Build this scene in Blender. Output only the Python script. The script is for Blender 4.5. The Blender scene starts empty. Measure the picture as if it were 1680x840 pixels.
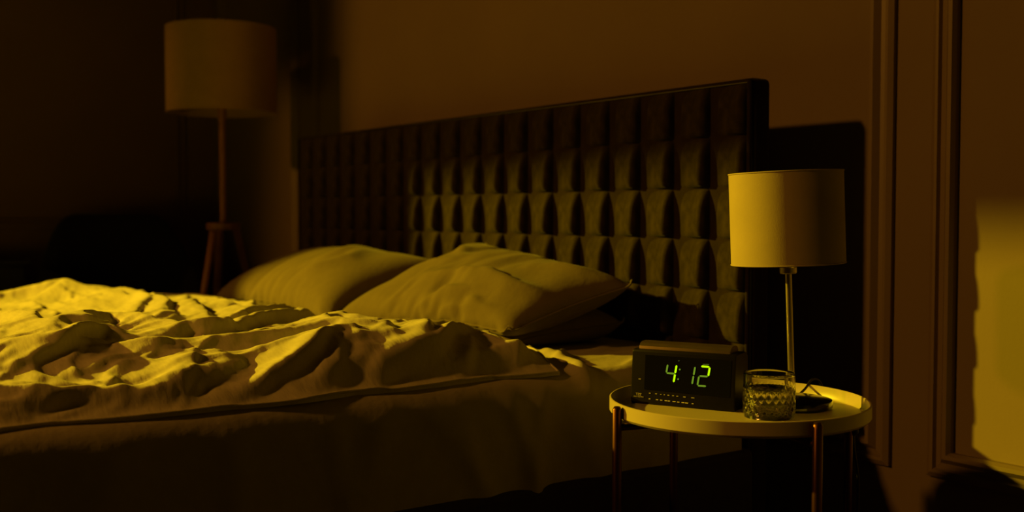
import bpy, bmesh, math, random
import numpy as np
from mathutils import Vector, Matrix

random.seed(4)
rng = np.random.default_rng(4)
scene = bpy.context.scene
COL = scene.collection

# ------------------------------------------------------------------ camera
cam_data = bpy.data.cameras.new('camera')
cam_data.sensor_width = 36.0
cam_data.lens = 38.57
cam_data.clip_start = 0.05
cam_data.dof.use_dof = True
cam_data.dof.focus_distance = 1.76
cam_data.dof.aperture_fstop = 3.2
cam = bpy.data.objects.new('camera', cam_data)
cam.location = (0.0, 0.0, 0.79)
cam.rotation_euler = (math.radians(90 - 2.29), 0, math.radians(-35.0))
COL.objects.link(cam)
scene.camera = cam

# ------------------------------------------------------------------ world, lights, exposure
world = bpy.data.worlds.new('night')
scene.world = world
world.use_nodes = True
bg = world.node_tree.nodes['Background']
bg.inputs[0].default_value = (0.9, 0.45, 0.10, 1)
bg.inputs[1].default_value = 0.004


def lamp_light(name, loc, color, power, radius):
    d = bpy.data.lights.new(name, 'POINT')
    d.color = color
    d.energy = power
    d.shadow_soft_size = radius
    o = bpy.data.objects.new(name, d)
    o.location = loc
    COL.objects.link(o)
    return o


# yellow street lamp shining in through the window in the foot-side wall
lamp_light('street_lamp_light', (-3.42, 6.77, 3.05), (1.0, 0.66, 0.012), 3300, 0.06)
# orange lantern on the balcony outside the glazed door in the same wall
lantern = bpy.data.lights.new('balcony_lantern_light', 'SPOT')
lantern.color = (1.0, 0.40, 0.035)
lantern.energy = 195
lantern.shadow_soft_size = 0.10
lantern.spot_size = math.radians(52)
lantern.spot_blend = 0.45
lantern_ob = bpy.data.objects.new('balcony_lantern_light', lantern)
lantern_ob.location = (-3.00, 2.34, 2.48)
lantern_ob.rotation_euler = Vector((4.88, -.05, -1.60)).to_track_quat('-Z', 'Y').to_euler()
COL.objects.link(lantern_ob)

vs = scene.view_settings
vs.view_transform = 'Standard'
vs.look = 'None'
vs.exposure = 0.0
vs.gamma = 1.0
vs.use_curve_mapping = False


# ------------------------------------------------------------------ helpers
def mat(name, color, rough=0.7, metal=0.0, var=0.0, scale=20.0, bump=0.0, bscale=200.0,
        sheen=0.0, spec=None, emit=None, estr=0.0, stretch=None, transl=0.0, coat=0.0, rot=0.0):
    m = bpy.data.materials.new(name)
    m.use_nodes = True
    nt = m.node_tree
    b = nt.nodes['Principled BSDF']
    b.inputs['Base Color'].default_value = (*color, 1)
    b.inputs['Roughness'].default_value = rough
    b.inputs['Metallic'].default_value = metal
    if spec is not None:
        b.inputs['Specular IOR Level'].default_value = spec
    if sheen:
        b.inputs['Sheen Weight'].default_value = sheen
        b.inputs['Sheen Roughness'].default_value = 0.4
    if coat:
        b.inputs['Coat Weight'].default_value = coat
    if emit:
        b.inputs['Emission Color'].default_value = (*emit, 1)
        b.inputs['Emission Strength'].default_value = estr
    tc = nt.nodes.new('ShaderNodeTexCoord')
    mp = nt.nodes.new('ShaderNodeMapping')
    nt.links.new(tc.outputs['Object'], mp.inputs[0])
    mp.inputs['Rotation'].default_value = (0, 0, rot)
    if stretch:
        mp.inputs['Scale'].default_value = stretch
    if var:
        n = nt.nodes.new('ShaderNodeTexNoise')
        n.inputs['Scale'].default_value = scale
        n.inputs['Detail'].default_value = 5
        nt.links.new(mp.outputs[0], n.inputs['Vector'])
        r = nt.nodes.new('ShaderNodeValToRGB')
        r.color_ramp.elements[0].position = 0.3
        r.color_ramp.elements[1].position = 0.7
        r.color_ramp.elements[0].color = (*[c * (1 - var) for c in color], 1)
        r.color_ramp.elements[1].color = (*[min(1, c * (1 + var)) for c in color], 1)
        nt.links.new(n.outputs[0], r.inputs[0])
        nt.links.new(r.outputs[0], b.inputs['Base Color'])
    if bump:
        n2 = nt.nodes.new('ShaderNodeTexNoise')
        n2.inputs['Scale'].default_value = bscale
        n2.inputs['Detail'].default_value = 4
        nt.links.new(mp.outputs[0], n2.inputs['Vector'])
        bp = nt.nodes.new('ShaderNodeBump')
        bp.inputs['Strength'].default_value = bump
        bp.inputs['Distance'].default_value = 0.004
        nt.links.new(n2.outputs[0], bp.inputs['Height'])
        nt.links.new(bp.outputs[0], b.inputs['Normal'])
    if transl:
        t = nt.nodes.new('ShaderNodeBsdfTranslucent')
        t.inputs[0].default_value = (*color, 1)
        mx = nt.nodes.new('ShaderNodeMixShader')
        mx.inputs[0].default_value = transl
        out = nt.nodes['Material Output']
        nt.links.new(b.outputs[0], mx.inputs[1])
        nt.links.new(t.outputs[0], mx.inputs[2])
        nt.links.new(mx.outputs[0], out.inputs[0])
    return m


M = {
    'wall': mat('wall_paint', (0.21, 0.155, 0.108), 0.75, var=0.05, scale=3, bump=0.05, bscale=150),
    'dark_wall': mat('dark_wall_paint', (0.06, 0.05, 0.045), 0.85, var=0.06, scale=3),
    'trim': mat('trim_paint', (0.215, 0.159, 0.11), 0.5, var=0.03, scale=8),
    'far_wall': mat('far_wall_paint', (0.20, 0.12, 0.085), 0.8, var=0.06, scale=3),
    'ceiling': mat('ceiling_paint', (0.10, 0.09, 0.08), 0.9, var=0.03),
    'floor': mat('floor_wood', (0.035, 0.02, 0.012), 0.45, var=0.25, scale=6, stretch=(1, 9, 1)),
    'velvet': mat('velvet', (0.030, 0.022, 0.009), 0.95, var=0.35, scale=45, bump=0.25, bscale=420, sheen=0.03, spec=0.05),
    'velvet_dark': mat('velvet_side', (0.022, 0.014, 0.010), 0.95, var=0.2, scale=30, sheen=0.1, spec=0.1),
    'linen': mat('linen_duvet', (0.58, 0.53, 0.43), 0.9, var=0.06, scale=60, bump=0.25, bscale=30, stretch=(4, 1, 2), rot=0.75, sheen=0.1, spec=0.1),
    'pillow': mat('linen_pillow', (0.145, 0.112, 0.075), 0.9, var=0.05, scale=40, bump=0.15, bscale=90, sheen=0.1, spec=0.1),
    'sheet': mat('cotton_sheet', (0.42, 0.37, 0.30), 0.9, var=0.04, scale=40, bump=0.3, bscale=60, spec=0.1),
    'frame': mat('bed_frame_fabric', (0.03, 0.02, 0.015), 0.9, var=0.2, scale=60),
    'tray': mat('cream_enamel', (0.50, 0.43, 0.31), 0.38, var=0.03, scale=9),
    'copper': mat('copper_tube', (0.10, 0.042, 0.022), 0.35, metal=0.9, var=0.1, scale=30),
    'black': mat('black_plastic', (0.008, 0.007, 0.006), 0.35, spec=0.15, var=0.1, scale=50, bump=0.03, bscale=500),
    'black_gloss': mat('gloss_black', (0.006, 0.006, 0.006), 0.12),
    'snooze': mat('snooze_plastic', (0.16, 0.12, 0.07), 0.30, metal=0.7, var=0.1, scale=40),
    'print': mat('white_print', (0.62, 0.58, 0.46), 0.7),
    'seg_on': mat('segment_bright', (0.1, 0.2, 0.0), 0.5, emit=(0.50, 0.95, 0.0), estr=1.0),
    'seg_dim': mat('segment_dim', (0.04, 0.08, 0.0), 0.5, emit=(0.10, 0.21, 0.012), estr=1.0),
    'seg_reflection_dot': mat('faint_reflection_and_dot', (0.02, 0.04, 0.01), 0.5, emit=(0.035, 0.06, 0.01), estr=1.0),
    'shade': mat('lamp_shade_fabric', (0.42, 0.34, 0.22), 0.85, var=0.04, scale=25, bump=0.1, bscale=700, transl=0.08),
    'far_shade': mat('floor_lamp_fabric', (0.36, 0.23, 0.13), 0.85, var=0.04, scale=25, bump=0.1, bscale=700, transl=0.10),
    'steel': mat('brushed_steel', (0.55, 0.48, 0.38), 0.32, metal=1.0, var=0.06, scale=20, stretch=(1, 1, 0.05)),
    'cord': mat('black_rubber', (0.012, 0.010, 0.010), 0.5, var=0.1),
    'oak': mat('reddish_wood', (0.30, 0.13, 0.06), 0.5, var=0.25, scale=12, stretch=(6, 6, 0.6)),
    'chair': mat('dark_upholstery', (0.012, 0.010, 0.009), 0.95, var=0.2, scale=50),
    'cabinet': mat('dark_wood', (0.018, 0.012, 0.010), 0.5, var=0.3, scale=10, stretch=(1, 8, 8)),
    'curtain_rod': mat('rod_metal', (0.08, 0.06, 0.05), 0.4, metal=0.8),
}


def glassmat(name, ior, color):
    m = bpy.data.materials.new(name)
    m.use_nodes = True
    b = m.node_tree.nodes['Principled BSDF']
    b.inputs['Base Color'].default_value = (*color, 1)
    b.inputs['Roughness'].default_value = 0.02
    b.inputs['IOR'].default_value = ior
    b.inputs['Transmission Weight'].default_value = 1.0
    return m


M['glass'] = glassmat('clear_glass', 1.5, (1, 1, 1))
M['water'] = glassmat('clear_water', 1.33, (0.98, 0.99, 0.95))


def link(name, mesh, material=None, parent=None, smooth=False):
    o = bpy.data.objects.new(name, mesh)
    COL.objects.link(o)
    if material is not None and not mesh.materials:
        mesh.materials.append(M[material] if isinstance(material, str) else material)
    if parent is not None:
        o.parent = parent
    if smooth:
        for p in mesh.polygons:
            p.use_smooth = True
    return o


def from_bm(name, bm, material, parent=None, smooth=False):
    me = bpy.data.meshes.new(name)
    bmesh.ops.recalc_face_normals(bm, faces=bm.faces[:])
    bm.to_mesh(me)
    bm.free()
    return link(name, me, material, parent, smooth)


def thing(name, label, cat, loc=(0, 0, 0), rotz=0.0, group=None):
    o = bpy.data.objects.new(name, None)
    o.empty_display_size = 0.05
    COL.objects.link(o)
    o.location = loc
    o.rotation_euler = (0, 0, rotz)
    return tag(o, label, cat, group)


def tag(o, label, cat, group=None):
    o['label'] = label
    o['category'] = cat
    if group:
        o['group'] = group
    return o


def struct(o):
    o['kind'] = 'structure'
    return o


def box(bm, lo, hi, bevel=0.0, seg=2):
    r = bmesh.ops.create_cube(bm, size=1.0)
    vs_ = r['verts']
    for v in vs_:
        v.co = Vector([lo[i] + (v.co[i] + 0.5) * (hi[i] - lo[i]) for i in range(3)])
    if bevel:
        es = list({e for v in vs_ for e in v.link_edges})
        bmesh.ops.bevel(bm, geom=es, offset=bevel, segments=seg, affect='EDGES', profile=0.5)


def boxobj(name, lo, hi, material, parent=None, bevel=0.0, seg=2):
    bm = bmesh.new()
    box(bm, lo, hi, bevel, seg)
    return from_bm(name, bm, material, parent, smooth=False)


def tube(bm, pts, radius, n=10, closed_ends=True):
    pts = [Vector(p) for p in pts]
    rad = radius if isinstance(radius, (list, tuple)) else [radius] * len(pts)
    rings = []
    up = Vector((0, 0, 1))
    prev = None
    for i, p in enumerate(pts):
        if i == 0:
            t = pts[1] - pts[0]
        elif i == len(pts) - 1:
            t = pts[-1] - pts[-2]
        else:
            t = (pts[i + 1] - pts[i]).normalized() + (pts[i] - pts[i - 1]).normalized()
        t.normalize()
        if prev is None:
            a = t.cross(up if abs(t.z) < 0.95 else Vector((1, 0, 0))).normalized()
        else:
            a = (prev - t * prev.dot(t)).normalized()
        prev = a
        b = t.cross(a)
        rings.append([bm.verts.new(p + (a * math.cos(2 * math.pi * k / n) + b * math.sin(2 * math.pi * k / n)) * rad[i]) for k in range(n)])
    for i in range(len(rings) - 1):
        for k in range(n):
            bm.faces.new((rings[i][k], rings[i][(k + 1) % n], rings[i + 1][(k + 1) % n], rings[i + 1][k]))
    if closed_ends:
        bm.faces.new(rings[0][::-1])
        bm.faces.new(rings[-1])


def tubeobj(name, pts, radius, material, parent=None, n=12):
    bm = bmesh.new()
    tube(bm, pts, radius, n)
    return from_bm(name, bm, material, parent, smooth=True)


def lathe(bm, prof, n=48, cx=0.0, cy=0.0, close=False):
    """prof: list of (r, z); r==0 allowed at the ends."""
    rings = []
    for r, z in prof:
        if r < 1e-6:
            rings.append([bm.verts.new((cx, cy, z))])
        else:
            rings.append([bm.verts.new((cx + r * math.cos(2 * math.pi * k / n), cy + r * math.sin(2 * math.pi * k / n), z)) for k in range(n)])
    pairs = list(zip(rings[:-1], rings[1:]))
    if close:
        pairs.append((rings[-1], rings[0]))
    for A, B in pairs:
        for k in range(n):
            k2 = (k + 1) % n
            if len(A) == 1 and len(B) == 1:
                continue
            if len(A) == 1:
                bm.faces.new((A[0], B[k2], B[k]))
            elif len(B) == 1:
                bm.faces.new((A[k], A[k2], B[0]))
            else:
                bm.faces.new((A[k], A[k2], B[k2], B[k]))


def autosmooth(o, angle=35):
    me = o.data
    for p in me.polygons:
        p.use_smooth = True
    bm = bmesh.new()
    bm.from_mesh(me)
    for e in bm.edges:
        if len(e.link_faces) == 2 and e.calc_face_angle(0) > math.radians(angle):
            e.smooth = False
    bm.to_mesh(me)
    bm.free()
    return o


def latheobj(name, prof, material, parent=None, n=48, close=False, angle=35):
    bm = bmesh.new()
    lathe(bm, prof, n, close=close)
    return autosmooth(from_bm(name, bm, material, parent), angle)


def smoothstep(a, b, x):
    t = np.clip((x - a) / (b - a), 0, 1)
    return t * t * (3 - 2 * t)


# ------------------------------------------------------------------ the room
XW = 1.88        # wall behind the headboard
XF = -0.95       # wall at the foot side
YF = 5.22        # far wall
YN = -1.6        # near wall behind the camera
ZC = 3.1

struct(boxobj('floor', (XF - .2, YN - .2, -.1), (XW + .2, YF + .2, 0), 'floor'))
struct(boxobj('ceiling', (XF - .2, YN - .2, ZC), (XW + .2, YF + .2, ZC + .1), 'ceiling'))
wall_back = struct(boxobj('wall_back', (XW, YN - .2, 0), (XW + .2, YF + .2, ZC), 'wall'))
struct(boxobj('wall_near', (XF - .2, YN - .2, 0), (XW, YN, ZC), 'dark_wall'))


WY0, WY1, WZ0, WZ1 = 3.00, 4.95, 0.45, 2.65      # window
DY0, DY1, DZ1 = 1.60, 2.96, 2.55                   # glazed door to the balcony
wall_far = struct(boxobj('wall_far', (XF - .2, YF, 0), (XW, YF + .2, ZC), 'far_wall'))
bm = bmesh.new()
for y0, y1, z0, z1 in ((YN - .2, DY0, 0, ZC), (DY0, DY1, DZ1, ZC), (DY1, WY0, 0, ZC), (WY0, WY1, 0, WZ0), (WY0, WY1, WZ1, ZC), (WY1, YF + .2, 0, ZC)):
    box(bm, (XF - .2, y0, z0), (XF, y1, z1))
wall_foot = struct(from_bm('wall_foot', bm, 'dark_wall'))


def moulding(parent, pts, axis, plane, material='trim'):
    """picture-frame moulding: profile swept round a rectangle of (a, z) corners on the wall plane"""
    prof = [(0.0, 0.0), (0.0, 0.010), (0.010, 0.016), (0.016, 0.016), (0.019, 0.008), (0.030, 0.010), (0.040, 0.022), (0.048, 0.022), (0.052, 0.012), (0.052, 0.0)]
    (a0, z0), (a1, z1) = pts
    bm = bmesh.new()
    rings = []
    for ca, cz, sa, sz in ((a0, z0, 1, 1), (a1, z0, -1, 1), (a1, z1, -1, -1), (a0, z1, 1, -1)):
        ring = []
        for u, h in prof:
            a, z = ca + sa * u, cz + sz * u
            ring.append(bm.verts.new((plane - h, a, z) if axis == 'x' else (a, plane - h, z)))
        rings.append(ring)
    for i in range(4):
        A, B = rings[i], rings[(i + 1) % 4]
        for k in range(len(prof) - 1):
            bm.faces.new((A[k], A[k + 1], B[k + 1], B[k]))
    o = from_bm('panel_moulding', bm, material, parent)
    return o


moulding(wall_back, ((1.355, 0.28), (4.07, 2.6)), 'x', XW)
moulding(wall_back, ((-0.9, 0.28), (1.268, 2.6)), 'x', XW)
moulding(wall_back, ((4.20, 0.28), (5.10, 2.6)), 'x', XW)
moulding(wall_far, ((-0.75, 0.71), (1.745, 2.6)), 'y', YF, 'far_wall')

# baseboards
for nm, lo, hi in (('baseboard_back', (XW - .018, YN, 0), (XW, YF, .12)),
                   ('baseboard_far', (XF, YF - .018, 0), (XW - .02, YF, .12))):
    struct(boxobj(nm, lo, hi, 'trim', bevel=.004))

# the window and door the light comes in by (out of frame): frames, and an added blind that cuts off the top of the beam
for nm, y0_, y1_, z0_, z1_ in (('window_1', WY0, WY1, WZ0, WZ1), ('door_1', DY0, DY1, 0, DZ1)):
    bm = bmesh.new()
    for y0, y1, z0, z1 in ((y0_, y0_ + .04, z0_, z1_), (y1_ - .04, y1_, z0_, z1_), (y0_, y1_, z0_, z0_ + .05), (y0_, y1_, z1_ - .05, z1_)):
        box(bm, (XF - .14, y0, z0), (XF - .10, y1, z1))
    struct(from_bm(nm, bm, 'trim'))
blind = tag(boxobj('added_beam_blind', (XF - .06, WY0 + .01, 2.010), (XF - .055, WY1 - .01, WZ1 - .03), 'chair'), 'dark unseen blind added to cut off the top of the street lamp beam', 'blind')
tubeobj('roller', [(XF - .057, WY0 + .01, WZ1 - .03), (XF - .057, WY1 - .01, WZ1 - .03)], .022, 'chair', blind)
tubeobj('bottom_bar', [(XF - .057, WY0 + .01, 2.010), (XF - .057, WY1 - .01, 2.010)], .008, 'chair', blind)

# ------------------------------------------------------------------ bed frame and headboard
HX, HB = 1.58, 1.655         # headboard front / back
HY0, HY1 = 1.476, 3.588
bed = thing('bed', 'bed with a tall dark velvet headboard tufted in rows of squares', 'bed', (0.5, 2.53, 0))


def bedpart(o):
    o.matrix_parent_inverse = bed.matrix_world.inverted()
    return o


bpy.context.view_layer.update()


def to_bed(o):
    o.parent = bed
    o.location = o.location - bed.location
    return o


hb = boxobj('headboard', (HX + .022, HY0, 0.06), (HB, HY1, 1.051), 'velvet_dark', bevel=.012, seg=3)
autosmooth(hb, 50)
to_bed(hb)
# edge piping round the tufted face
bm = bmesh.new()
zt, zb = 1.044, 0.32
for pts in ([(HX + .018, HY0 + .006, zb), (HX + .018, HY0 + .006, zt), (HX + .018, HY1 - .006, zt), (HX + .018, HY1 - .006, zb)],):
    tube(bm, pts, .0055, 8)
pp = from_bm('piping', bm, 'velvet_dark', hb, smooth=True)

# one tufted square, shared by all
CW, CH = (HY1 - HY0 - .018) / 20, 0.1023
N = 12
bm = bmesh.new()
grid = []
for i in range(N + 1):
    row = []
    for j in range(N + 1):
        u, v = -1 + 2 * i / N, -1 + 2 * j / N
        u, v = math.sin(u * math.pi / 2), math.sin(v * math.pi / 2)
        # the cloth of each square is pleated towards its near side: it swells slowly, then tucks in
        t_ = (1 - u) / 2
        ku = (.25 * t_ / .92 + .75 * (t_ / .92) ** 1.6) if t_ < .92 else math.cos(math.pi / 2 * (t_ - .92) / .08) ** .6
        # and sags a little, so that the fullest part lies low in the square
        w_ = (v + 1) / 2
        kv = math.sin(math.pi / 2 * w_ / .12) ** .6 if w_ < .12 else max(0, 1 - ((w_ - .12) / .88) ** 2.6) ** .6
        k = max(0, ku) * kv
        row.append(bm.verts.new((-0.031 * k, u * CW / 2, v * CH / 2)))
    grid.append(row)
for i in range(N):
    for j in range(N):
        bm.faces.new((grid[i][j], grid[i + 1][j], grid[i + 1][j + 1], grid[i][j + 1]))
tuft_me = bpy.data.meshes.new('tuft')
bm.to_mesh(tuft_me)
bm.free()
for p in tuft_me.polygons:
    p.use_smooth = True
tuft_me.materials.append(M['velvet'])
# make sure it faces the bed (-X)
if tuft_me.polygons[len(tuft_me.polygons) // 2].normal.x > 0:
    tuft_me.flip_normals()
for r in range(7):
    for c in range(20):
        o = bpy.data.objects.new('tuft', tuft_me)
        COL.objects.link(o)
        o.parent = hb
        s = random.uniform(0.9, 1.08)
        o.location = (HX + .025, HY0 + .009 + CW * (c + .5), 1.043 - CH * (r + .5))
        o.scale = (s, 1, 1)

fr = boxobj('side_rail', (-0.50, 1.462, .08), (HX + .02, 1.52, .33), 'frame', bevel=.012)
to_bed(fr)
fr = boxobj('side_rail', (-0.50, 3.50, .08), (HX + .02, 3.56, .33), 'frame', bevel=.012)
to_bed(fr)
fr = boxobj('foot_rail', (-0.56, 1.462, .08), (-0.50, 3.56, .33), 'frame', bevel=.012)
to_bed(fr)
fr = boxobj('slat_base', (-0.50, 1.52, .20), (HX + .02, 3.50, .24), 'frame')
to_bed(fr)
for x, y in ((-0.50, 1.49), (-0.50, 3.53), (0.6, 1.49), (0.6, 3.53)):
    to_bed(boxobj('leg', (x - .03, y - .025, 0), (x + .03, y + .025, .08), 'frame'))

# ------------------------------------------------------------------ mattress with its sheet
MZ = 0.51


def fold(x, z, x0, slope, w, a):
    return a * np.exp(-((x - x0 - slope * (MZ - z)) / w) ** 2)


def build_mattress():
    """rounded slab as a closed loop profile (Y,Z) swept along X, with wrinkles pressed into the side"""
    x0, x1, y0, y1, zb, ztop, r = -0.47, 1.575, 1.470, 3.545, 0.245, MZ, 0.05
    prof = []
    for k in range(26):
        prof.append((y0, zb + (ztop - r - zb) * k / 25))
    for k in range(1, 9):
        a = math.pi / 2 * k / 8
        prof.append((y0 + r - r * math.cos(a), ztop - r + r * math.sin(a)))
    for k in range(1, 90):
        prof.append((y0 + r + (y1 - y0 - 2 * r) * (k / 90) ** 1.6, ztop))
    for k in range(0, 9):
        a = math.pi / 2 * k / 8
        prof.append((y1 - r + r * math.sin(a), ztop - r + r * math.cos(a)))
    prof.append((y1, zb))
    prof = np.array(prof)
    nx = 220
    xs = x0 + (x1 - x0) * (np.linspace(0, 1, nx) ** 0.6)
    X, K = np.meshgrid(xs, np.arange(len(prof)), indexing='ij')
    Y = prof[K, 0].copy()
    Z = prof[K, 1].copy()
    side = smoothstep(1.555, 1.485, Y)
    depth = np.clip((MZ - Z) / .25, 0, 1)
    env = side * smoothstep(0.0, .2, depth) * (1 - .3 * depth)
    d = np.zeros_like(X)
    for xx, sl, w, a in ((1.02, .35, .018, .016), (1.10, -.15, .022, .018), (1.14, .45, .03, .014), (.92, .30, .02, .010), (.80, -.25, .03, .012), (.70, .2, .02, .008),
                         (1.30, .25, .05, .008), (.55, .1, .03, .010), (.40, -.2, .04, .010), (.22, .15, .03, .012), (1.42, -.2, .03, .006), (.86, .7, .025, .010)):
        d += fold(X, Z, xx, sl, w, a)
    Y = Y - env * d * .45 + env * .004
    # sheet creases on top of the near edge, by the pillow
    top = smoothstep(.49, .505, Z)
    q = np.zeros_like(X)
    for k in range(26):
        cx, cy = rng.uniform(.95, 1.56), rng.uniform(1.46, 1.75)
        th = rng.uniform(-.5, .9)
        l, w = rng.uniform(.03, .09), rng.uniform(.006, .014)
        dx, dy = X - cx, Y - cy
        s, t = dx * math.cos(th) + dy * math.sin(th), -dx * math.sin(th) + dy * math.cos(th)
        q += rng.uniform(.003, .007) * np.exp(-(s / l) ** 2 - (t / w) ** 2)
    q += .018 * np.exp(-(((X - 1.21) - .25 * (Y - 1.53)) / .02) ** 2) * smoothstep(1.95, 1.6, Y)
    Z = Z + top * q
    Y = Y - smoothstep(.43, .5, Z) * (1 - top) * side * q * .6
    nk = len(prof)
    V = np.stack([X, Y, Z], -1).reshape(-1, 3)
    F = []
    for i in range(nx - 1):
        for k in range(nk - 1):
            a = i * nk + k
            F.append((a, a + 1, a + nk + 1, a + nk))
        F.append((i * nk + nk - 1, i * nk, (i + 1) * nk, (i + 1) * nk + nk - 1))
    F.append(tuple(range(nk - 1, -1, -1)))
    F.append(tuple((nx - 1) * nk + k for k in range(nk)))
    me = bpy.data.meshes.new('mattress')
    me.from_pydata(V.tolist(), [], F)
    bm = bmesh.new()
    bm.from_mesh(me)
    bmesh.ops.recalc_face_normals(bm, faces=bm.faces[:])
    bm.to_mesh(me)
    bm.free()
    o = link('mattress', me, 'sheet', None, smooth=True)
    autosmooth(o, 60)
    return tag(o, 'thick mattress in a pale wrinkled fitted sheet, lying on the bed frame', 'mattress')


build_mattress()


# ------------------------------------------------------------------ a small cloth solver (numpy)
def relax(P, E, rest, w, iters, gravity, collide, pressure=None, damp=0.92, sub=2, pinned=None):
    n = len(P)
    V = np.zeros_like(P)
    i0, i1 = E[:, 0], E[:, 1]
    cnt = np.bincount(i0, w, n) + np.bincount(i1, w, n) + 1e-9
    for it in range(iters):
        P0 = P.copy()
        P = P + V
        P[:, 2] -= gravity
        if pressure is not None:
            P = P + pressure(P)
        for s in range(sub):
            D = P[i1] - P[i0]
            L = np.sqrt((D * D).sum(1)) + 1e-12
            g = ((L - rest) / L * 0.5 * w)[:, None] * D
            acc = np.empty_like(P)
            for k in range(3):
                acc[:, k] = np.bincount(i0, g[:, k], n) - np.bincount(i1, g[:, k], n)
            P = P + acc / cnt[:, None] * 1.9
        if pinned is not None:
            P[pinned] = P0[pinned]
        P = collide(P, P0)
        V = (P - P0) * damp
    return P


def grid_edges(na, nb, idx):
    out, wt = [], []
    for da, db, wgt in ((1, 0, 1.0), (0, 1, 1.0), (1, 1, .45), (1, -1, .45), (2, 0, .16), (0, 2, .16)):
        if db >= 0:
            A = idx[:na - da, :nb - db]
            B = idx[da:, db:]
        else:
            A = idx[:na - da, -db:]
            B = idx[da:, :nb + db]
        e = np.stack([A.ravel(), B.ravel()], 1)
        out.append(e)
        wt.append(np.full(len(e), wgt))
    return np.concatenate(out), np.concatenate(wt)


def smooth_noise(shape, cells, r):
    """value noise on a grid, cells = number of lattice cells along each axis"""
    na, nb = shape
    g = r.standard_normal((cells[0] + 3, cells[1] + 3))
    a = np.linspace(0, cells[0], na)
    b = np.linspace(0, cells[1], nb)
    ia, ib = a.astype(int), b.astype(int)
    fa, fb = a - ia, b - ib
    fa, fb = fa * fa * (3 - 2 * fa), fb * fb * (3 - 2 * fb)
    g00 = g[np.ix_(ia, ib)]
    g10 = g[np.ix_(ia + 1, ib)]
    g01 = g[np.ix_(ia, ib + 1)]
    g11 = g[np.ix_(ia + 1, ib + 1)]
    return (g00 * (1 - fa)[:, None] + g10 * fa[:, None]) * (1 - fb) + (g01 * (1 - fa)[:, None] + g11 * fa[:, None]) * fb


# crests of the duvet's folds: points on the bed (x, y), height, half width
CRESTS = [
    ([(0.58, 3.32), (0.74, 3.33), (0.80, 3.10)], .045, .10),
    ([(0.79, 3.10), (0.73, 2.64)], .040, .040),
    ([(0.86, 3.13), (0.76, 2.61), (0.66, 2.34)], .045, .040),
    ([(0.93, 3.08), (0.79, 2.60), (0.71, 2.24)], .040, .040),
    ([(0.88, 2.72), (0.81, 2.39), (0.76, 2.15)], .035, .035),
    ([(0.99, 2.85), (0.87, 2.34), (0.82, 2.15)], .035, .035),
    ([(1.05, 2.80), (0.93, 2.39), (0.82, 2.15)], .032, .032),
    ([(0.28, 2.40), (0.38, 2.20), (0.41, 2.12), (0.41, 1.98), (0.43, 1.89)], .050, .045),
    ([(0.42, 1.93), (0.49, 2.11), (0.56, 2.19), (0.60, 2.05), (0.64, 1.95)], .045, .035),
    ([(0.70, 1.96), (0.79, 2.05), (0.90, 2.18), (1.03, 2.34), (1.09, 2.35)], .040, .028),
    ([(0.67, 1.88), (0.78, 1.96), (0.91, 2.10), (1.00, 2.22)], .036, .026),
    ([(0.57, 1.85), (0.63, 1.90), (0.66, 1.87), (0.73, 1.94)], .036, .028),
    ([(0.32, 1.75), (0.37, 1.80), (0.42, 1.86), (0.49, 1.90), (0.51, 1.88)], .040, .030),
    ([(0.46, 1.76), (0.53, 1.73), (0.58, 1.74)], .030, .030),
    ([(0.65, 1.73), (0.73, 1.80), (0.80, 1.76), (0.89, 1.85), (0.93, 1.80), (0.99, 1.81)], .034, .026),
    ([(0.60, 1.73), (0.80, 1.73), (0.86, 1.68), (0.84, 1.58)], .034, .035),
    ([(1.08, 1.90), (0.98, 1.72), (0.86, 1.57), (0.74, 1.47)], .034, .032),
    ([(0.99, 1.83), (1.10, 1.90), (1.17, 1.86), (1.14, 1.75)], .018, .022),
    ([(1.05, 1.78), (1.12, 1.80), (1.09, 1.64), (1.10, 1.56)], .018, .022),
    ([(0.05, 1.62), (0.28, 1.59), (0.38, 1.56), (0.48, 1.54), (0.57, 1.60)], .026, .026),
    ([(0.53, 1.48), (0.65, 1.57), (0.77, 1.65), (0.86, 1.69)], .034, .024),
    ([(0.73, 1.49), (0.85, 1.55), (0.99, 1.64), (1.09, 1.70)], .036, .024),
    # towards the foot, out of frame
    ([(-.3, 3.2), (.0, 2.7), (.3, 2.6)], .05, .05), ([(-.35, 2.3), (.0, 2.0), (.2, 2.1)], .05, .05), ([(-.3, 1.8), (.1, 1.75)], .04, .04),
]


def duvet_floor(X, Y):
    """height of the bed and of the duvet's filling beneath its cover"""
    ys = np.interp(X, [-.5, .2, .31, .42, .53, .70, .85, 1.2], [1.85, 1.84, 1.80, 1.72, 1.67, 1.63, 1.62, 1.62])
    t = np.clip((Y - 1.53) / (ys - 1.53), 0, 1)
    up_ = .35 * t + .65 * t * t * (3 - 2 * t)
    z = MZ + .005 + .042 * (1 - .55 * smoothstep(.80, 1.12, X)) * up_ * smoothstep(3.60, 3.30, Y) * (1 - .45 * smoothstep(1.9, 2.6, Y))
    z = z - .004 * smoothstep(1.545, 1.50, Y)
    return z - .10 * smoothstep(3.52, 3.60, Y)


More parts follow.
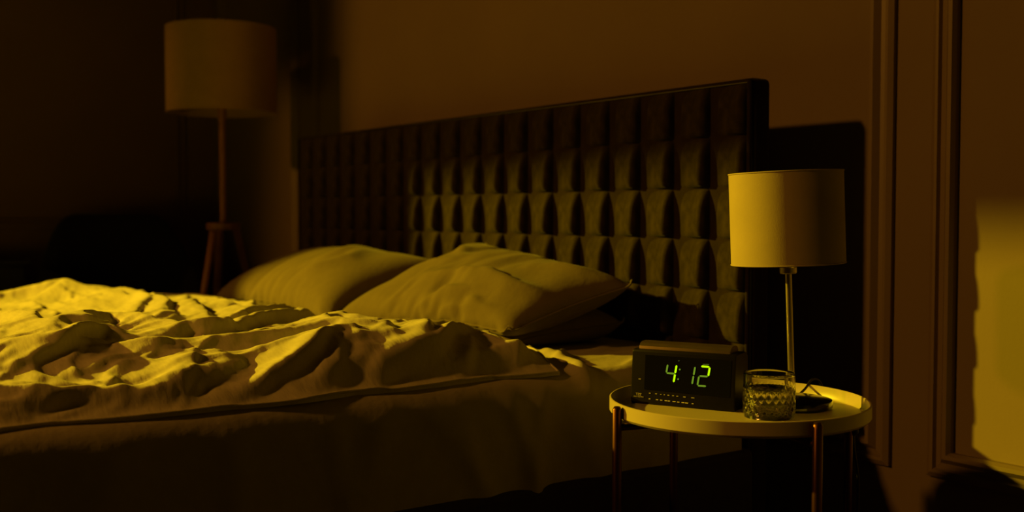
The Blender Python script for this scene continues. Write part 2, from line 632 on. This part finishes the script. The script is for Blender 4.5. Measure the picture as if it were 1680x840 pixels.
def crest_field(X, Y, pts, h, w, steep=.55):
    """one fold: gentle on the side towards the window, steep on the other"""
    best = np.full(X.shape, 1e9)
    tpos = np.zeros(X.shape)
    sgn = np.zeros(X.shape)
    seg = [math.dist(pts[i], pts[i + 1]) for i in range(len(pts) - 1)]
    tot = sum(seg)
    acc = 0
    for i in range(len(pts) - 1):
        (ax, ay), (bx, by) = pts[i], pts[i + 1]
        l2 = seg[i] ** 2
        tr = ((X - ax) * (bx - ax) + (Y - ay) * (by - ay)) / l2
        t = np.clip(tr, 0, 1)
        dx, dy = X - ax - t * (bx - ax), Y - ay - t * (by - ay)
        d = np.hypot(dx, dy)
        m = d < best
        best = np.where(m, d, best)
        sgn = np.where(m, (dx * .66 - dy * .75) / (d + 1e-6), sgn)
        tpos = np.where(m, (acc + t * seg[i]) / tot, tpos)
        acc += seg[i]
    ww = w * np.where(sgn > 0, 1 - (1 - steep) * np.minimum(1, sgn * 1.5), 1 + .6 * np.minimum(1, -sgn * 1.5))
    env = .35 + .65 * np.sin(np.clip(tpos * .9 + .05, 0, 1) * math.pi)
    x = best / ww
    return h * env * np.exp(-.9 * x ** 1.7)


def build_duvet():
    top_y = np.array([1.40, 1.5, 1.65, 1.82, 2.05, 2.35, 2.8, 3.2, 3.7])
    top_x = np.array([1.14, 1.15, 1.17, 1.17, 1.10, 1.08, 1.11, 1.15, 1.17])
    yy = np.concatenate([np.linspace(1.505, 2.5, 190), np.linspace(2.5, 3.60, 111)[1:]])
    av = np.concatenate([np.linspace(0, .43, 41)[:-1], np.linspace(.43, 1, 260)])
    na, nb = len(yy), len(av)
    xt = np.interp(yy, top_y, top_x)
    X = -0.50 + (xt[:, None] + .50) * av[None, :]
    Y = np.repeat(yy[:, None], nb, 1)
    r = np.random.default_rng(11)
    # warp so that the folds wander
    wx = smooth_noise(X.shape, (16, 14), r) * .014 + smooth_noise(X.shape, (38, 34), r) * .0018
    wy = smooth_noise(X.shape, (16, 14), r) * .014 + smooth_noise(X.shape, (38, 34), r) * .0018
    Xw, Yw = X + wx, Y + wy
    H = np.zeros_like(X)

    def merge(H, c):
        k = .006
        return np.maximum(H, c) + k * np.exp(-np.abs(H - c) / k) * .5 * (np.minimum(H, c) > .002)
    for pts, h, w in CRESTS:
        H = merge(H, crest_field(Xw, Yw, pts, h, w * .95))
    # second-rank creases between the big folds, roughly in their directions
    for k in range(260):
        cx, cy = r.uniform(.15, 1.15), 1.5 + 1.6 * r.random() ** 1.4
        th = r.normal(.5, .55) if cy < 2.3 else r.normal(1.75, .5)
        L = r.uniform(.07, .22)
        bend = r.normal(0, .25)
        pts = []
        for q in (-1, -.4, .2, 1):
            pts.append((cx + L * q * math.cos(th + bend * q), cy + L * q * math.sin(th + bend * q)))
        hh = r.uniform(.003, .010)
        c = crest_field(Xw, Yw, pts, hh, r.uniform(.006, .014))
        H = H + c * np.exp(-(H / .03) ** 2)
    H += (smooth_noise(X.shape, (12, 10), r) * .006 + .004)
    # fine crinkle
    fine = smooth_noise(X.shape, (110, 60), r) * .0007 + smooth_noise(X.shape, (70, 120), r) * .0007
    H += fine
    edge = smoothstep(1.505, 1.57, Y)
    fare = smoothstep(3.60, 3.40, Y)
    topf = smoothstep(0, .05, xt[:, None] - X)
    H *= .25 + .75 * topf
    Z = duvet_floor(X, Y) + np.maximum(H, 0) * (.12 + .88 * edge) * (.4 + .6 * fare) + .002 + .006 * edge
    for _ in range(2):
        Zp = np.pad(Z, 1, mode='edge')
        Z = .5 * Z + .125 * (Zp[:-2, 1:-1] + Zp[2:, 1:-1] + Zp[1:-1, :-2] + Zp[1:-1, 2:])
    # folds lean over towards the near-right side, and the hem wanders
    Hs = np.maximum(H, 0)
    for _ in range(6):
        Zp = np.pad(Hs, 1, mode='edge')
        Hs = .5 * Hs + .125 * (Zp[:-2, 1:-1] + Zp[2:, 1:-1] + Zp[1:-1, :-2] + Zp[1:-1, 2:])
    lean_ = Hs * .5
    X2 = X + lean_ * .66
    Y2 = Y - lean_ * .75 * edge
    hemw = np.interp(X[0], np.linspace(-.5, 1.2, 20), r.normal(0, .006, 20))
    Y2 += hemw[None, :] * (1 - edge)
    P = np.stack([X2, Y2, Z], -1).reshape(-1, 3)
    idx = np.arange(na * nb).reshape(na, nb)
    G = P.reshape(na, nb, 3)

    # a cover with thickness: underside closed round the hem
    F = []
    V = P.tolist()
    under = P.copy()
    f = duvet_floor(P[:, 0], P[:, 1])
    under[:, 2] = np.minimum(P[:, 2] - .006, f - .003)
    base = len(V)
    V += under.tolist()
    q = idx
    A, B, C_, D = q[:-1, :-1].ravel(), q[1:, :-1].ravel(), q[1:, 1:].ravel(), q[:-1, 1:].ravel()
    F += np.stack([A, D, C_, B], 1).tolist()
    F += np.stack([A + base, B + base, C_ + base, D + base], 1).tolist()
    loop = list(q[0, :]) + list(q[1:, -1]) + list(q[-1, -2::-1]) + list(q[-2:0:-1, 0])
    for i in range(len(loop)):
        a, b = int(loop[i]), int(loop[(i + 1) % len(loop)])
        F.append((a, b, b + base, a + base))
    me = bpy.data.meshes.new('duvet')
    me.from_pydata(V, [], F)
    bm = bmesh.new()
    bm.from_mesh(me)
    bmesh.ops.recalc_face_normals(bm, faces=bm.faces[:])
    bm.to_mesh(me)
    bm.free()
    o = link('duvet', me, 'linen', None, smooth=True)
    autosmooth(o, 70)
    tag(o, 'crumpled linen duvet spread over the bed, lit yellow on its ridges', 'duvet')
    # stitched hem along the near edge and the top edge
    hem = [tuple(G[0, k] + np.array([0, -.001, .0])) for k in range(0, nb, 2)] + [tuple(G[k, -1] + np.array([.001, 0, 0])) for k in range(2, na, 2)]
    tubeobj('hem', hem, .0022, 'linen', o, n=6)
    return o


duvet = build_duvet()


# ------------------------------------------------------------------ pillows
def build_pillow(label, corners, thick, seed, extra=None, na=44, nb=56, puff=1.05, fill=1.05, creases=()):
    """corners A (front far) B (back far) C (back near) D (front near); cloth case blown up by its filling"""
    A, B, C_, D = [np.array(c, float) for c in corners]
    u = np.linspace(0, 1, na)
    v = np.linspace(0, 1, nb)
    Ug, Vg = np.meshgrid(u, v, indexing='ij')
    base = (A[None, None] * ((1 - Ug) * (1 - Vg))[..., None] + B[None, None] * (Ug * (1 - Vg))[..., None]
            + C_[None, None] * (Ug * Vg)[..., None] + D[None, None] * ((1 - Ug) * Vg)[..., None])
    nrm = np.cross(C_ - A, D - B)
    nrm /= np.linalg.norm(nrm)
    if nrm[2] < 0:
        nrm = -nrm
    prof = (np.clip(1 - np.abs(2 * Ug - 1) ** 2.4, 0, 1) * np.clip(1 - np.abs(2 * Vg - 1) ** 2.8, 0, 1)) ** .55
    r = np.random.default_rng(seed)
    wob = smooth_noise((na, nb), (9, 11), r) * .006 * prof
    topP = base + nrm * (prof * thick * .55 + wob)[..., None]
    botP = base - nrm * (prof * thick * .45)[..., None]
    inner = np.zeros((na, nb), bool)
    inner[1:-1, 1:-1] = True
    it = np.arange(na * nb).reshape(na, nb)
    ib = it.copy()
    ib[inner] = na * nb + np.arange(inner.sum())
    P = np.concatenate([topP.reshape(-1, 3), botP[inner]])
    E1, w1 = grid_edges(na, nb, it)
    E2, w2 = grid_edges(na, nb, ib)
    E = np.concatenate([E1, E2])
    w = np.concatenate([w1, w2])
    fl = base.reshape(-1, 3)
    flatP = np.concatenate([fl, base[inner]])
    rest = np.sqrt(((flatP[E[:, 1]] - flatP[E[:, 0]]) ** 2).sum(1)) * puff
    q = it
    T = np.stack([q[:-1, :-1].ravel(), q[1:, :-1].ravel(), q[1:, 1:].ravel(), q[:-1, 1:].ravel()], 1)
    q = ib
    Bq = np.stack([q[:-1, :-1].ravel(), q[:-1, 1:].ravel(), q[1:, 1:].ravel(), q[1:, :-1].ravel()], 1)
    # outward orientation
    t = T[len(T) // 2 + nb // 2]
    nn = np.cross(P[t[2]] - P[t[0]], P[t[3]] - P[t[1]])
    if nn @ nrm < 0:
        T = T[:, ::-1]
        Bq = Bq[:, ::-1]
    Q = np.concatenate([T, Bq])
    n = len(P)

    def volume(P):
        fn = np.cross(P[Q[:, 2]] - P[Q[:, 0]], P[Q[:, 3]] - P[Q[:, 1]])
        ctr = P[Q].mean(1)
        return abs((fn * (ctr - P.mean(0))).sum()) / 6, fn
    vol0 = volume(P)[0]

    def pressure(P):
        vol, fn = volume(P)
        out = np.zeros_like(P)
        for k in range(4):
            for c in range(3):
                out[:, c] += np.bincount(Q[:, k], fn[:, c], n)
        out /= np.linalg.norm(out, axis=1)[:, None] + 1e-9
        return out * float(np.clip(.003 * (fill * vol0 / vol - 1), -.0008, .0008))
    corner_ids = [it[0, 0], it[-1, 0], it[-1, -1], it[0, -1]]

    def collide(P, P0):
        P[:, 2] = np.maximum(P[:, 2], MZ + .008)
        P[:, 0] = np.minimum(P[:, 0], HX - .006)
        if extra is not None:
            P = extra(P)
        P[:] = P0 * .1 + P * .9
        return P
    P = relax(P, E, rest, w, 90, .00006, collide, pressure=pressure, pinned=np.array(corner_ids), damp=.7, sub=4)
    if creases:
        up_n = np.zeros((na, nb))
        wob = smooth_noise((na, nb), (10, 12), r) * .02
        for pts, h, w_ in creases:
            up_n += crest_field(Ug + wob, Vg + wob.T[:1, :1] * 0, pts, h, w_, .6)
        up_n *= np.minimum(1, 8 * np.minimum(np.minimum(Ug, 1 - Ug), np.minimum(Vg, 1 - Vg)))
        P[:na * nb] += up_n.reshape(-1, 1) * nrm[None]
    me = bpy.data.meshes.new('pillow')
    me.from_pydata(P.tolist(), [], Q.tolist())
    bm = bmesh.new()
    bm.from_mesh(me)
    bmesh.ops.recalc_face_normals(bm, faces=bm.faces[:])
    bm.to_mesh(me)
    bm.free()
    o = link('pillow', me, 'pillow', None, smooth=True)
    md = o.modifiers.new('sub', 'SUBSURF')
    md.levels = 1
    md.render_levels = 1
    tag(o, label, 'pillow', 'pillows against the headboard')
    ring = list(it[0, :]) + list(it[1:, -1]) + list(it[-1, -2::-1]) + list(it[-2::-1, 0])
    tubeobj('seam', [tuple(P[i]) for i in ring], .0022, 'pillow', o, n=6)
    return o


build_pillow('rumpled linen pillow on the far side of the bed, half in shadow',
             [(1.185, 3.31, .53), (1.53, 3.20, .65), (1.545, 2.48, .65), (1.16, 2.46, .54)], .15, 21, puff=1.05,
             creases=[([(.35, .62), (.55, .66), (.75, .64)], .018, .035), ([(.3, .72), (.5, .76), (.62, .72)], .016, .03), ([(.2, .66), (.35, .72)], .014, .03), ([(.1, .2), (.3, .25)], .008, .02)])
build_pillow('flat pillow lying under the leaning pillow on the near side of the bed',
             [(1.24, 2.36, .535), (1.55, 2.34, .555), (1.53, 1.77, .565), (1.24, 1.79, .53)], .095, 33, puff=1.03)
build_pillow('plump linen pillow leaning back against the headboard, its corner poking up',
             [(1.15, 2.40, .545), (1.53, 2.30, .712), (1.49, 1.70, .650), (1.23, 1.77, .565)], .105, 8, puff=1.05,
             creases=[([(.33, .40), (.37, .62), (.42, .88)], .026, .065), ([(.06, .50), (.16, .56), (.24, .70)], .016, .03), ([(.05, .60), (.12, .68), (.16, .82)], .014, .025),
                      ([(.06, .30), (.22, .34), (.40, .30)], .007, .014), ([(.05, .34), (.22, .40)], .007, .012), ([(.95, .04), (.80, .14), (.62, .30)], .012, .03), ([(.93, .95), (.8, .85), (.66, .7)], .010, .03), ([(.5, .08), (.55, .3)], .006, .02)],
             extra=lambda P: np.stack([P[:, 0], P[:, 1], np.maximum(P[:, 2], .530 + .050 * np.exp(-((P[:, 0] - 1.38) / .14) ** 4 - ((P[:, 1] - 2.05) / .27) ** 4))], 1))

# ------------------------------------------------------------------ bedside tray table
TX, TY, TZ = 1.268, 1.195, 0.50
table = thing('side_table', 'round cream tray table on copper tube legs beside the bed', 'side table', (TX, TY, 0))
R_ = 0.200
latheobj('tray', [(0, .476), (R_ - .004, .476), (R_, .480), (R_, TZ - .001), (R_ - .0012, TZ), (R_ - .0025, TZ), (R_ - .0035, TZ - .001), (R_ - .0035, .484), (R_ - .006, .4805), (0, .4805)],
         'tray', table, n=96, angle=40)
yaw = math.radians(35)
fw = Vector((math.sin(yaw), math.cos(yaw), 0))
rt = Vector((math.cos(yaw), -math.sin(yaw), 0))
RL = .208
legs = []
for cr, cf in ((-.94, -.34), (.34, -.94), (.94, .34), (-.34, .94)):
    v = (rt * cr + fw * cf)
    legs.append(v)
    p = v * RL
    tubeobj('leg', [(p.x, p.y, 0.0), (p.x, p.y, .35), (p.x, p.y, .4945), (p.x, p.y, .4985)], [.0072, .0072, .0072, .0045], 'copper', table)
    latheo = latheobj('foot_pad', [(0, 0), (.0085, 0), (.0085, .008), (0, .009)], 'cord', table, n=14)
    latheo.location = (p.x, p.y, 0)
for a, b, z in ((0, 2, .467), (1, 3, .467)):
    pa, pb = legs[a] * RL, legs[b] * RL
    tubeobj('crossbar', [(pa.x, pa.y, z), (pb.x, pb.y, z)], .0055, 'copper', table)
for a, b, z in ((0, 2, .07), (1, 3, .07)):
    pa, pb = legs[a] * RL, legs[b] * RL
    tubeobj('stretcher', [(pa.x, pa.y, z), (pb.x, pb.y, z)], .0055, 'copper', table)
FLOORZ = .4805

# ------------------------------------------------------------------ alarm clock
CWID = 0.1735
clock = thing('alarm_clock', 'black digital alarm clock with glowing green digits on the tray table', 'clock', (1.170, 1.338, FLOORZ), math.atan2(-.157, .074))
# local x along the front from its left end, y to the back, z up
prof = [(0.006, 0.0), (0.003, .004), (0.010, .084), (.0115, .0865), (.020, .0885), (.060, .0885), (.070, .082), (.072, .004), (.069, 0)]


def extrude_profile(name, prof, x0, x1, material, parent, rnd=0.0015):
    bm = bmesh.new()
    rows = []
    for x, sc in ((x0, .975), (x0 + rnd, 1.0), (x1 - rnd, 1.0), (x1, .975)):
        cy = sum(p[0] for p in prof) / len(prof)
        cz = sum(p[1] for p in prof) / len(prof)
        rows.append([bm.verts.new((x, cy + (y - cy) * sc, cz + (z - cz) * sc)) for y, z in prof])
    n = len(prof)
    for A, B in zip(rows[:-1], rows[1:]):
        for k in range(n):
            bm.faces.new((A[k], A[(k + 1) % n], B[(k + 1) % n], B[k]))
    bm.faces.new(rows[0])
    bm.faces.new(rows[-1][::-1])
    o = from_bm(name, bm, material, parent)
    return autosmooth(o, 25)


extrude_profile('body', prof, 0, CWID, 'black', clock, .003)
extrude_profile('snooze_bar', [(.018, .0875), (.019, .0925), (.023, .0965), (.030, .099), (.046, .099), (.054, .0965), (.058, .0925), (.059, .0875)],
                .008, CWID - .012, 'snooze', clock, .003)


def fy(z):
    """depth of the front face at height z"""
    return .003 + (.010 - .003) * (z - .004) / .080


def facebox(name, pts, material, lift=.0006, parent=clock):
    """flat plate on the front face; pts = (x, z) outline"""
    bm = bmesh.new()
    f0 = [bm.verts.new((x, fy(z) - lift, z)) for x, z in pts]
    f1 = [bm.verts.new((x, fy(z) + .0005, z)) for x, z in pts]
    bm.faces.new(f0)
    bm.faces.new(f1[::-1])
    n = len(pts)
    for k in range(n):
        bm.faces.new((f0[k], f0[(k + 1) % n], f1[(k + 1) % n], f1[k]))
    return from_bm(name, bm, material, parent)


facebox('display_panel', [(.023, .024), (.166, .022), (.167, .0795), (.023, .0795)], 'black_gloss', .0004)


def segment(x0, z0, x1, z1, on, w=.0030):
    d = Vector((x1 - x0, z1 - z0))
    L = d.length
    d.normalize()
    n = Vector((-d.y, d.x)) * w / 2
    a, b = Vector((x0, z0)) + d * .0006, Vector((x1, z1)) - d * .0006
    pts = [a, a + d * w * .5 + n, b - d * w * .5 + n, b, b - d * w * .5 - n, a + d * w * .5 - n]
    o = facebox('digit_segment_or_reflection', [tuple(p) for p in pts], {2: 'seg_on', 1: 'seg_dim', 0: 'seg_reflection_dot'}[on], .0011)
    return o


def digit(xc, zb, on, h=.0285, w=.0150, slant=.145):
    """seven segments; on maps segment letters to brightness"""
    def P(fx, fz):
        return xc + (fx - .5) * w + (fz - .5) * h * slant, zb + fz * h
    S = {'a': ((0, 1), (1, 1)), 'b': ((1, .5), (1, 1)), 'c': ((1, 0), (1, .5)), 'd': ((0, 0), (1, 0)), 'e': ((0, 0), (0, .5)), 'f': ((0, .5), (0, 1)), 'g': ((0, .5), (1, .5))}
    for k, lv in on.items():
        (ax, az), (bx, bz) = S[k]
        segment(*P(ax, az), *P(bx, bz), lv, w=.0030 if lv == 2 else .0026)


digit(.0675, .0385, {'f': 1, 'g': 1, 'b': 2, 'c': 2})
digit(.0985, .0380, {'b': 1, 'c': 1})
digit(.1225, .0370, {'a': 2, 'b': 2, 'g': 1, 'e': 1, 'd': 1}, h=.0305)
segment(.1195, .0705, .1315, .0712, 0, .0016)  # reflection of the last digit's top segment, built as a faint glow
segment(.0785, .0735, .0825, .0738, 0, .0012)
for x, z in ((.0826, .0600), (.0804, .0446)):
    facebox('colon_dot', [(x + .0013 * math.cos(a), z + .0013 * math.sin(a)) for a in [k * math.pi / 4 for k in range(8)]], 'seg_dim', .0011)


def lettering(text, x, z, size):
    cu = bpy.data.curves.new('lettering', 'FONT')
    cu.body = text
    cu.size = size
    cu.align_x = 'CENTER'
    cu.extrude = .0001
    to = bpy.data.objects.new('tmp', cu)
    COL.objects.link(to)
    dg = bpy.context.evaluated_depsgraph_get()
    me = bpy.data.meshes.new_from_object(to.evaluated_get(dg))
    bpy.data.objects.remove(to)
    me.materials.clear()
    o = link('lettering', me, 'print', clock)
    o.location = (x, fy(z) - .0008, z)
    o.rotation_euler = (math.radians(90) - math.atan((.010 - .003) / .08), 0, 0)
    return o


lettering("TZS'", .0140, .0138, .0052)
lettering('FIRST AUSTRIA', .0140, .0108, .0026)


def dash(x, z, w, h=.0010):
    facebox('print_mark', [(x - w / 2, z - h / 2), (x + w / 2, z - h / 2), (x + w / 2, z + h / 2), (x - w / 2, z + h / 2)], 'print', .0007)


for x, w in ((.033, .003), (.044, .003), (.052, .002), (.058, .002), (.065, .003), (.073, .003), (.080, .003), (.092, .004), (.106, .005)):
    dash(x, .0186 - .02 * (x - .033), w, .0008)
for x, w in ((.033, .003), (.046, .004), (.053, .004), (.061, .004), (.066, .004), (.075, .005), (.082, .004), (.090, .005), (.096, .005), (.106, .003)):
    dash(x, .0095 - .02 * (x - .033), w, .0011)
dash(.0148, .0399, .004, .0009)

# ------------------------------------------------------------------ drinking glass with water
gl = thing('drinking_glass', 'cut-glass tumbler of water in front of the table lamp', 'glass', (1.2655, 1.1290, FLOORZ + .0002))
GR, GH = .0385, .0675


def glass_mesh():
    bm = bmesh.new()
    n = 176
    nz = 72
    outer = []
    for k in range(nz + 1):
        z = GH * k / nz
        ring = []
        for j in range(n):
            th = 2 * math.pi * j / n
            r = GR - .0016 * (1 - min(1, z / .02)) ** 2
            if .004 < z < .047:
                p = 22
                a = th * p / (2 * math.pi)
                b = z / .0078
                s = abs(math.sin(math.pi * (a + b / 2))) * abs(math.sin(math.pi * (a - b / 2)))
                e = min(1, (z - .004) / .004, (.047 - z) / .004)
                r += e * (.0014 * s ** .7 - .0004)
            if z > GH - .002:
                r -= .0006
            ring.append(bm.verts.new((r * math.cos(th), r * math.sin(th), z)))
        outer.append(ring)
    inner = []
    for r, z in ((GR - .0022, GH), (GR - .0028, GH - .0006), (GR - .003, GH - .0016), (GR - .003, GH - .0026), (GR - .0031, .056), (GR - .0032, .048), (GR - .0033, .040), (GR - .0036, .030), (GR - .0039, .0205), (GR - .0046, .0160), (GR - .0062, .0125), (GR - .0085, .0108), (GR - .012, .0101), (GR - .018, .010)):
        inner.append([bm.verts.new((r * math.cos(2 * math.pi * j / n), r * math.sin(2 * math.pi * j / n), z)) for j in range(n)])
    ib = bm.verts.new((0, 0, .010))
    ob = bm.verts.new((0, 0, 0))
    rings = outer + inner
    for A, B in zip(rings[:-1], rings[1:]):
        for k in range(n):
            bm.faces.new((A[k], A[(k + 1) % n], B[(k + 1) % n], B[k]))
    for k in range(n):
        bm.faces.new((inner[-1][k], inner[-1][(k + 1) % n], ib))
        bm.faces.new((outer[0][(k + 1) % n], outer[0][k], ob))
    return bm


autosmooth(from_bm('tumbler', glass_mesh(), 'glass', gl), 75)
# the water reaches a hair into the glass wall so that no air gap shows
latheobj('water', [(0, .0098), (GR - .018, .0098), (GR - .012, .0099), (GR - .0083, .0106), (GR - .0060, .0123), (GR - .0044, .0158), (GR - .0037, .0203), (GR - .0034, .030), (GR - .0031, .040), (GR - .0031, .0437), (GR - .0042, .0432), (GR - .0052, .0430), (0, .0430)], 'water', gl, n=96, angle=60)

# ------------------------------------------------------------------ table lamp
lamp = thing('table_lamp', 'small table lamp with a cream drum shade on a slim metal stem', 'table lamp', (1.362, 1.167, FLOORZ))
latheobj('base', [(0, 0), (.0605, 0), (.0625, .002), (.0625, .011), (.0615, .0128), (.058, .0135), (.010, .0138), (.0075, .016), (0, .016)], 'black_gloss', lamp, n=72, angle=30)
tl = math.radians(-2.2)
# stem and shade lean a little to the left as seen from the bed side
lean = Matrix.Rotation(tl, 4, fw)


def leaned(o):
    o.matrix_local = lean
    return o


leaned(latheobj('stem', [(0, .012), (.0052, .012), (.0052, .215), (0, .215)], 'steel', lamp, n=20))
leaned(latheobj('socket', [(0, .212), (.012, .212), (.0135, .214), (.0135, .222), (.010, .226), (.014, .232), (.014, .27), (0, .272)], 'steel', lamp, n=24))
SR = .0885
shade = leaned(latheobj('shade', [(SR, .2285), (SR, .3725), (SR - .0016, .3725), (SR - .0016, .2285)], 'shade', lamp, n=96, close=True, angle=60))
for z in (.2287, .3723):
    bm = bmesh.new()
    ring = [(SR * math.cos(2 * math.pi * k / 64), SR * math.sin(2 * math.pi * k / 64), z) for k in range(65)]
    tube(bm, ring, .0012, 6)
    from_bm('shade_rim', bm, 'shade', shade, smooth=True)
bm = bmesh.new()
for k in range(3):
    a = 2 * math.pi * k / 3 + .4
    tube(bm, [(.012 * math.cos(a), .012 * math.sin(a), .250), ((SR - .0015) * math.cos(a), (SR - .0015) * math.sin(a), .236)], .0012, 6)
from_bm('spider', bm, 'steel', shade, smooth=True)
# cord: off the back of the base, up over the rim, down behind the table
lo = Vector(lamp.location)


def bez(pts, n=8):
    """Catmull-Rom through pts"""
    P = [Vector(p) for p in pts]
    P = [P[0]] + P + [P[-1]]
    out = []
    for i in range(1, len(P) - 2):
        for k in range(n):
            t = k / n
            a, b, c, d = P[i - 1], P[i], P[i + 1], P[i + 2]
            out.append(.5 * ((2 * b) + (c - a) * t + (2 * a - 5 * b + 4 * c - d) * t * t + (3 * b - a - 3 * c + d) * t ** 3))
    out.append(P[-2])
    return out


def at(r, f, z):
    """point given to the right of / behind the lamp's foot"""
    return Vector((r * rt.x + f * fw.x, r * rt.y + f * fw.y, z - FLOORZ))


cordp = bez([at(.022, .058, FLOORZ + .006), at(.030, .070, FLOORZ + .008), at(.046, .092, .495), at(.062, .112, .506), at(.080, .128, .500), at(.092, .130, .47), at(.098, .10, .44), at(.104, .06, .462), at(.108, .045, .455)])
tubeobj('cord', cordp, .0021, 'cord', lamp, n=8)
tubeobj('cord_switch', [at(.109, .042, .462), at(.1095, .042, .458), at(.111, .042, .430), at(.1115, .042, .426)], [.005, .009, .009, .005], 'cord', lamp, n=12)
cord2 = bez([at(.1115, .042, .428), at(.114, .044, .40), at(.126, .06, .34), at(.128, .08, .22), at(.132, .16, .05), at(.14, .22, .006), at(.16, .30, .005)])
tubeobj('cord', cord2, .0021, 'cord', lamp, n=8)

# ------------------------------------------------------------------ floor lamp on the far side of the bed
fl = thing('floor_lamp', 'tripod floor lamp with a large drum shade beyond the bed', 'floor lamp', (1.437, 3.893, 0))
sh = latheobj('shade', [(.196, 1.150), (.196, 1.456), (.194, 1.456), (.194, 1.150)], 'far_shade', fl, n=72, close=True, angle=60)
latheobj('pole', [(0, .73), (.012, .73), (.012, 1.12), (.016, 1.125), (.016, 1.20), (0, 1.20)], 'oak', fl, n=20)
latheobj('plate', [(0, .725), (.056, .725), (.060, .729), (.060, .748), (.056, .752), (0, .752)], 'oak', fl, n=36)
for k, a in enumerate((math.radians(150), math.radians(270), math.radians(30))):
    v = Vector((rt.x * math.cos(a) + fw.x * math.sin(a), rt.y * math.cos(a) + fw.y * math.sin(a), 0))
    p0, p1 = v * .045 + Vector((0, 0, .735)), v * .215
    tubeobj('leg', [p1, p1.lerp(p0, .5), p0], [.009, .012, .014], 'oak', fl, n=12)
bm = bmesh.new()
for k in range(3):
    a = 2 * math.pi * k / 3
    tube(bm, [(.015 * math.cos(a), .015 * math.sin(a), 1.185), (.1945 * math.cos(a), .1945 * math.sin(a), 1.165)], .002, 6)
from_bm('spider', bm, 'curtain_rod', sh, smooth=True)

# ------------------------------------------------------------------ armchair in the far corner
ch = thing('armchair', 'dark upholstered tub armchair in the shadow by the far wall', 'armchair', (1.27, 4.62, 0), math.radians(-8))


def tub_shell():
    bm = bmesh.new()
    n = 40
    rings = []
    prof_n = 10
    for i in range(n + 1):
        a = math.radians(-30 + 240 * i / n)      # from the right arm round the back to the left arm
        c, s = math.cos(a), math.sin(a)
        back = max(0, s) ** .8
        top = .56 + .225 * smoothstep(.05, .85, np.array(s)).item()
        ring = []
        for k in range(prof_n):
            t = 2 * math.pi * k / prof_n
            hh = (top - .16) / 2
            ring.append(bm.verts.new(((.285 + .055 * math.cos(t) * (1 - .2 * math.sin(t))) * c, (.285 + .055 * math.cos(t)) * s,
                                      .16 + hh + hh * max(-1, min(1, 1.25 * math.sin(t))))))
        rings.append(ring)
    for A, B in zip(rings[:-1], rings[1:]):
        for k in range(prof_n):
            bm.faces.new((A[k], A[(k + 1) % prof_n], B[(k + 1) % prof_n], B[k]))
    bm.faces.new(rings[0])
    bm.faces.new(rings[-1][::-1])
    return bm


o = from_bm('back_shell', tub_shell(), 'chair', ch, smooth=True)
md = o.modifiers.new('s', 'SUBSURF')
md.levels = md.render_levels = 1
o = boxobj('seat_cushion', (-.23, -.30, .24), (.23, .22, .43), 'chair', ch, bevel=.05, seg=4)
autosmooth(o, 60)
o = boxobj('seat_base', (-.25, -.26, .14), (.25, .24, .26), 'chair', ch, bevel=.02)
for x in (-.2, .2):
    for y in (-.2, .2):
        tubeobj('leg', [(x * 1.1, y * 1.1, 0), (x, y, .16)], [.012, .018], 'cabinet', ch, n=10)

# ------------------------------------------------------------------ low sideboard along the far wall
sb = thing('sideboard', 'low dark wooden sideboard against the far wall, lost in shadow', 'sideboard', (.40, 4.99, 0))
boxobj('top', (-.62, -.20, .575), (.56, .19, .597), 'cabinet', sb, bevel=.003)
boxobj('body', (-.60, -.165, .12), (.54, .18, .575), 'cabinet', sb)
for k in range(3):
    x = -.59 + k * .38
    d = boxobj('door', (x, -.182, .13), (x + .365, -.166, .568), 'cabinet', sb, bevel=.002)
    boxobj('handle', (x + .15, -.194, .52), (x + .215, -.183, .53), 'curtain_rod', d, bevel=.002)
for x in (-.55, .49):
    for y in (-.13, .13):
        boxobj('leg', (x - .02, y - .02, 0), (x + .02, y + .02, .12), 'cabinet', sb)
